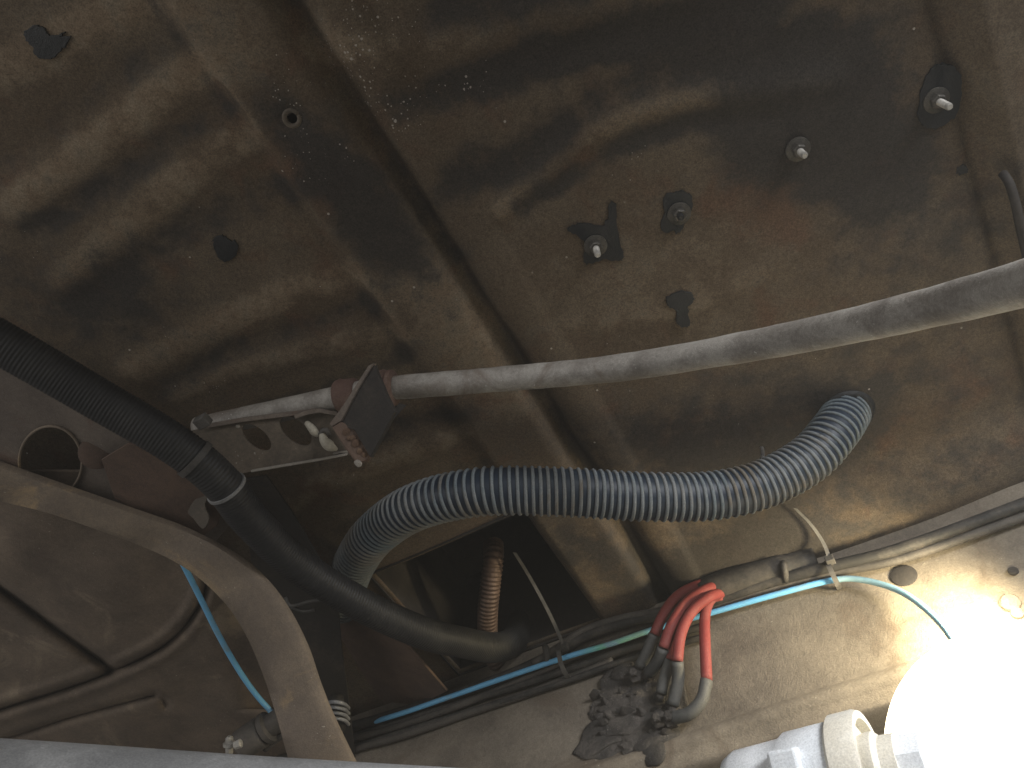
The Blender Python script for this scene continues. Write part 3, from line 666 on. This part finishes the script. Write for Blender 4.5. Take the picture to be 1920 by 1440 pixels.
# ------------------------------------------------------------------ red leads with grey boots on the terminal block
leads = [([(1345, 1092), (1310, 1097), (1272, 1116), (1245, 1150), (1227, 1190)], [(1227, 1190), (1214, 1222), (1200, 1250)], .040, 'uppermost red battery lead with its boot in the dirt'),
         ([(1350, 1098), (1322, 1106), (1285, 1132), (1258, 1175), (1244, 1215)], [(1244, 1215), (1234, 1240), (1216, 1262)], .046, 'second red battery lead with short grey boot bent sideways'),
         ([(1350, 1108), (1326, 1118), (1290, 1148), (1268, 1190), (1258, 1238)], [(1258, 1238), (1247, 1268), (1240, 1300)], .036, 'red battery lead with straight boot tucked behind its neighbour'),
         ([(1352, 1112), (1330, 1120), (1298, 1146), (1277, 1188), (1270, 1240)], [(1270, 1240), (1272, 1272), (1262, 1322)], .046, 'red battery lead with straight boot in front of its neighbour'),
         ([(1352, 1116), (1332, 1124), (1322, 1155), (1322, 1205), (1325, 1275)], [(1325, 1275), (1316, 1312), (1292, 1338), (1262, 1346)], .034, 'separate long red battery lead with hooked grey boot')]
for redp, grey, off, lab in leads:
    n_ = len(redp)
    offs = np.interp(np.arange(n_), [0, 1, 3, n_ - 1], [.022, off - .008, off, off - .006])
    R_ = [rb(x, y, o_) for (x, y), o_ in zip(redp, offs)]
    ld = empty('battery_lead', R_[-1], lab, 'battery cable', 'red battery leads')
    tube('red_sheath', R_, .0056, M['red'], ld, 16, .004, .01)
    m_ = len(grey); go = np.linspace(offs[-1], .016, m_)
    boot = tube('boot', [rb(x, y, o_) for (x, y), o_ in zip(grey, go)], .0063, M['shrink'], ld, 16, .004, .02)
    e0 = rb(*grey[-1], .016); e1 = rb(*grey[-1], .010) + (rb(*grey[-1], .016) - rb(*grey[-2], .016)) * .35
    tube('lug', [e0, (e0 + e1) / 2, e1], .0048, M['crud'], boot, 10)
# terminal block under a crust of dirt
tbk = empty('terminal_block', rb(1205, 1300, 0), 'terminal block caked in crumbly greasy dirt under the red leads', 'terminal block')
def lump(name, x, y, rx_, ry_, rz_, mat, parent, seed, amp=.35, sub=4):
    bm = bmesh.new(); bmesh.ops.create_icosphere(bm, subdivisions=sub, radius=1)
    rs = np.random.RandomState(seed); ph = rs.rand(14, 4) * 6.28; fr = rs.randn(14, 3) * np.linspace(2, 11, 14)[:, None] * .6
    c = rb(x, y, 0)
    for v in bm.verts:
        d_ = np.array(v.co); k_ = sum(math.sin(fr[i] @ d_ + ph[i, 0]) / (1 + i * .35) for i in range(14))
        d_ = d_ * (1 + amp * .35 * k_)
        v.co = Vector(c + A3 * d_[0] * rx_ + Z3 * d_[1] * ry_ - B3 * d_[2] * rz_)
    return bobj(name, bm, mat, parent, 60)
base = block('base', rb(1205, 1300, .003), (A3, B3, Z3), (.046, .003, .034), M['crud'], tbk, .002)
rs = np.random.RandomState(3)
for (x, y, a_, z_, r_) in ((1185, 1262, .030, .018, .012), (1150, 1290, .026, .022, .009), (1205, 1320, .036, .022, .012), (1245, 1345, .022, .020, .012), (1170, 1340, .032, .026, .009), (1222, 1372, .028, .018, .010), (1140, 1380, .03, .02, .006), (1215, 1408, .02, .015, .012), (1160, 1265, .022, .014, .008), (1225, 1290, .02, .02, .009), (1188, 1300, .03, .02, .010), (1130, 1330, .022, .02, .007), (1195, 1385, .026, .016, .008)):
    lump('dirt_crust', x, y, a_ * .9, z_ * .9, r_ * .62, M['crud'], tbk, int(x + y), .55)
for x, y in ((1240, 1352), (1262, 1350), (1196, 1268)):
    p = rb(x, y, .008)
    lathe('stud_nut', p, -B3 - Z3 * .3, [(0, .009), (.008, .009), (.009, .007), (.010, .0045), (.016, .0045), (.017, .003)], M['crud'], base, 6, 30, x)
for i in range(40):
    x, y = 1120 + 165 * rs.rand(), 1245 + 140 * rs.rand()
    lump('dirt_crumb', x, y, .003 + .006 * rs.rand(), .0015 + .003 * rs.rand(), .011 + .004 * rs.rand(), M['crud'], tbk, i, .5, 2)
# adhesive scab on the rail beside it
sc_ = slab('adhesive_patch', [onb(x, y, RB - .0004) for x, y in smooth_loop(np.array([(1436, 1292), (1448, 1268), (1468, 1262), (1480, 1282), (1474, 1306), (1484, 1324), (1470, 1340), (1448, 1338), (1440, 1318)]), 3)], .003, M['collar'], None, bevel=.0008)
sc_.data.materials[0] = dusty('dried pale mud', (.20, .17, .13), (.29, .25, .19), .5, .85, scale=30, bump=.5)
sc_.parent = rail; sc_.location = sc_.location - rail.location

# ------------------------------------------------------------------ bolts and sealant under the floor
def fz_at(x, y):
    a, b = fab(x, y); i = int(round((a - a0) / ST)); j = int(round((b - b0) / ST)); return Zf[min(max(i, 0), na - 1), min(max(j, 0), nb - 1)]
def sealant(pts, parent, z, n=3, lift=.003, name='sealant'):
    L = smooth_loop(pts, 5); L = L + np.random.randn(*L.shape) * 1.3
    return slab(name, [at(x, y, z - lift) for x, y in L], lift + .004, M['seal'], parent, bevel=.0009)
def bolt(x, y, lab, patch, L=.016, tip=M['bolt'], r=.0029, washer=.0100):
    z = fz_at(x, y); p = at(x, y, z)
    t = empty('floor_bolt', p, lab, 'bolt', 'bolts through the floor')
    if patch: sealant(patch, t, z)
    pz = p - Z3 * .002
    lathe('washer', pz, -Z3, [(0, washer), (.0022, washer), (.0026, washer - .0006)], M['washer'], t, 26)
    lathe('nut', pz - Z3 * .0026, -Z3, [(0, .0058), (.004, .0058), (.005, .0048)], M['washer'], t, 6, 30)
    pr = [(0, r)]
    for i in range(int((L - .0086) / .0012)): pr += [(.006 + i * .0012, r), (.0066 + i * .0012, r * .86)]
    pr += [(L - .002, r), (L, r * .7)]
    lathe('threaded_shank', pz - Z3 * .0026, -Z3, pr, tip, t, 14, 60)
    return t
bolt(1116, 458, 'bolt with pale shank in a ragged three armed black sealant patch', [(1062, 430), (1078, 422), (1100, 418), (1128, 424), (1140, 410), (1142, 385), (1150, 378), (1156, 392), (1158, 430), (1168, 480), (1160, 490), (1130, 488), (1100, 497), (1094, 480), (1100, 460), (1080, 440)], .020)
bolt(1272, 398, 'stubby bolt wholly coated in a rounded black sealant blob', [(1245, 372), (1268, 360), (1290, 362), (1300, 382), (1292, 405), (1282, 425), (1270, 440), (1262, 432), (1250, 438), (1238, 425), (1246, 400)], .009, M['seal'])
bolt(1494, 278, 'bolt with bright washer rim inside the large oil stain', None, .017)
bolt(1752, 186, 'bolt with pale shank in an oval glossy black sealant pad', [(1745, 130), (1770, 120), (1795, 130), (1805, 160), (1800, 200), (1785, 225), (1760, 240), (1735, 238), (1722, 215), (1728, 170)], .022)
def patch(pts, lab):
    z = fz_at(*np.mean(pts, 0)); o = sealant(pts, None, z); o.name = 'sealant_patch'; tag(o, lab, 'sealant', 'black sealant patches'); return o
patch([(45, 60), (60, 48), (80, 52), (90, 66), (104, 66), (120, 60), (112, 70), (132, 68), (122, 86), (108, 100), (88, 112), (68, 106), (60, 88), (46, 74)], 'ragged winged black sealant patch on the left pale ribs')
patch([(400, 452), (416, 442), (430, 450), (444, 458), (442, 478), (428, 490), (410, 484), (402, 470)], 'small roundish black sealant spot on the dark brown ribs')
patch([(1250, 562), (1268, 550), (1295, 552), (1300, 566), (1290, 578), (1294, 606), (1284, 615), (1268, 606), (1268, 585), (1254, 574)], 'T shaped black sealant patch close above the grey bar')
patch([(1795, 314), (1806, 310), (1814, 318), (1808, 328), (1796, 326)], 'tiny black sealant dot between the oval pad and the panel joint')
# pale blob of filler and thin wire at the right
z = fz_at(1063, 216)
fb = slab('filler_blob', [at(x, y, z - .001) for x, y in smooth_loop([(1055, 214), (1060, 207), (1069, 210), (1072, 217), (1067, 225), (1058, 223)], 3)], .004, dusty('pale filler', (.45, .42, .38), (.55, .52, .48), .5, .8, scale=60), None, bevel=.0008)
tag(fb, 'small pale blob of filler on the curved rib', 'filler')
wz = tube('thin_pipe', [at(1880, 325, .782), at(1893, 345, .772), at(1905, 385, .765), at(1913, 425, .762), at(1930, 500, .76)], .0036, M['darkplate'], None, 10); tag(wz, 'thin brown pipe curving out of the panel joint', 'pipe')

# ------------------------------------------------------------------ pale fitting and lamp at the lower right
AX = ray(1700, 1436) * .57 / np.linalg.norm(ray(1700, 1436)) - ray(1380, 1486) * .60 / np.linalg.norm(ray(1380, 1486)); AX /= np.linalg.norm(AX)
f0 = atd(1362, 1492, .59)
fit = empty('pipe_fitting', f0, 'pale silver cylindrical fitting with broad collar and hex bolt beside the lamp', 'fitting')
FS = .73
lathe('body', f0, AX, [(h * FS, q * FS) for h, q in [(0, .008), (.002, .020), (.008, .029), (.018, .034), (.04, .0355), (.060, .037), (.066, .041), (.10, .043), (.106, .0425)]], M['silver'], fit, 40, 50)
lathe('collar', f0 + AX * .104 * FS, AX, [(h * FS, q * FS) for h, q in [(0, .0435), (.003, .0475), (.022, .0485), (.026, .047), (.026, .041), (.018, .040), (.018, .02)]], M['collar'], fit, 44, 40)
lathe('spigot', f0 + AX * .122 * FS, AX, [(h * FS, q * FS) for h, q in [(0, .028), (.010, .030), (.014, .030), (.018, .026), (.030, .026)]], M['collar'], fit, 36, 40)
lathe('hex_bolt', f0 + AX * .152 * FS, AX, [(h * FS, q * FS) for h, q in [(0, .024), (.018, .024), (.021, .020)]], M['silver'], fit, 6, 30, .4)
tw = CAM - f0; tw = tw - AX * (tw @ AX); tw /= np.linalg.norm(tw); sd_ = np.cross(AX, tw)
if (UP @ sd_) < 0: sd_ = -sd_
block('clamp_lug', f0 + (AX * .072 + tw * .036 + sd_ * .016) * FS, (AX, tw, sd_), (.009, .0075, .008), M['silver'], fit, .002)
lathe('clamp_nut', f0 + (AX * .072 + tw * .040 + sd_ * .004) * FS, -sd_, [(0, .0085), (.012, .0085), (.014, .007)], M['collar'], fit, 6, 30)
block('rating_plate', f0 + (AX * .034 + tw * .0335 + sd_ * .004) * FS, (AX, tw, sd_), (.014, .002, .006), M['collar'], fit, .0006)

lc = atd(1935, 1440, .70); LR = .0915
lamp = empty('work_lamp', lc, 'glowing round work lamp shining on the rail beside the pale fitting', 'lamp')
ldir = (CAM - lc) / np.linalg.norm(CAM - lc) * .75 + np.array([-.5, .1, .55]); ldir /= np.linalg.norm(ldir)
an_ = np.linspace(math.radians(115), 0, 22)
lathe('lens', lc, ldir, [(LR * math.cos(q_), LR * math.sin(q_)) for q_ in an_], M['lamp'], lamp, 48, 80)
lathe('housing', lc, -ldir, [(LR * .30, LR * .80), (LR * .44, LR * .92), (LR * .60, LR * .90), (LR * 1.0, LR * .7), (LR * 1.15, LR * .3), (LR * 1.8, LR * .25)], M['lampbody'], lamp, 36, 40)

# added spot outside the lens, stands in for lamp glare on the rail
sl = bpy.data.lights.new('rail_fill_spot', 'SPOT'); sl.energy = 9; sl.color = (1.0, .85, .55); sl.spot_size = math.radians(158); sl.spot_blend = 1; sl.shadow_soft_size = .02
beam = bpy.data.objects.new('rail_fill_spot', sl); COL.objects.link(beam); beam.parent = lamp
bp = veh(.115, .648, .625); bt_ = veh(.06, .70, .635)
beam.location = Vector(bp - lc); beam.rotation_euler = Vector(bt_ - bp).to_track_quat('-Z', 'Y').to_euler()
# small union and chrome valve half hidden behind the grey tube
un = empty('pipe_union', at(490, 1375, .70), 'dull grey pipe union tucked behind the foot of the arm', 'pipe union')
u0, u1 = at(448, 1400, .70), at(520, 1352, .715)
lathe('body', u0, u1 - u0, [(0, .012), (.003, .017), (.03, .018), (.034, .015), (.036, .018), (.042, .018), (.044, .013), (.06, .013)], M['greycable'], un, 24, 40)
tube('branch_pipe', [at(496, 1405, .70), at(520, 1385, .705), at(560, 1360, .71)], .004, M['greycable'], un, 10)
vv = empty('chrome_valve', at(432, 1400, .66), 'tiny shiny chrome valve above the edge of the grey tube', 'valve')
lathe('stem', at(430, 1412, .66), UP, [(0, .004), (.006, .004), (.008, .0065), (.011, .0065), (.012, .004), (.016, .004), (.018, .002)], M['bolt'], vv, 12, 30)
lathe('cap', at(440, 1398, .66), RT + UP * .4, [(0, .004), (.007, .0048), (.008, .003)], M['bolt'], vv, 8, 30)

# ------------------------------------------------------------------ glow haze round everything, an added volume for lamp glow and lens veil
hz = bpy.data.materials.new('glow haze'); hz.use_nodes = True; tn = hz.node_tree
for n_ in list(tn.nodes):
    if n_.type == 'BSDF_PRINCIPLED': tn.nodes.remove(n_)
pv = tn.nodes.new('ShaderNodeVolumePrincipled'); pv.inputs['Density'].default_value = .065; pv.inputs['Color'].default_value = (.92, .90, .86, 1); pv.inputs['Anisotropy'].default_value = .3
tn.links.new(pv.outputs[0], tn.nodes['Material Output'].inputs['Volume'])
V_, F_ = boxpts(np.array([-.2, .4, .0]), (RT, np.array([0, 1., 0]), Z3), (1.6, 1.3, 1.05))
hb = obj('haze', V_, F_, hz, None, False); hb['kind'] = 'stuff'
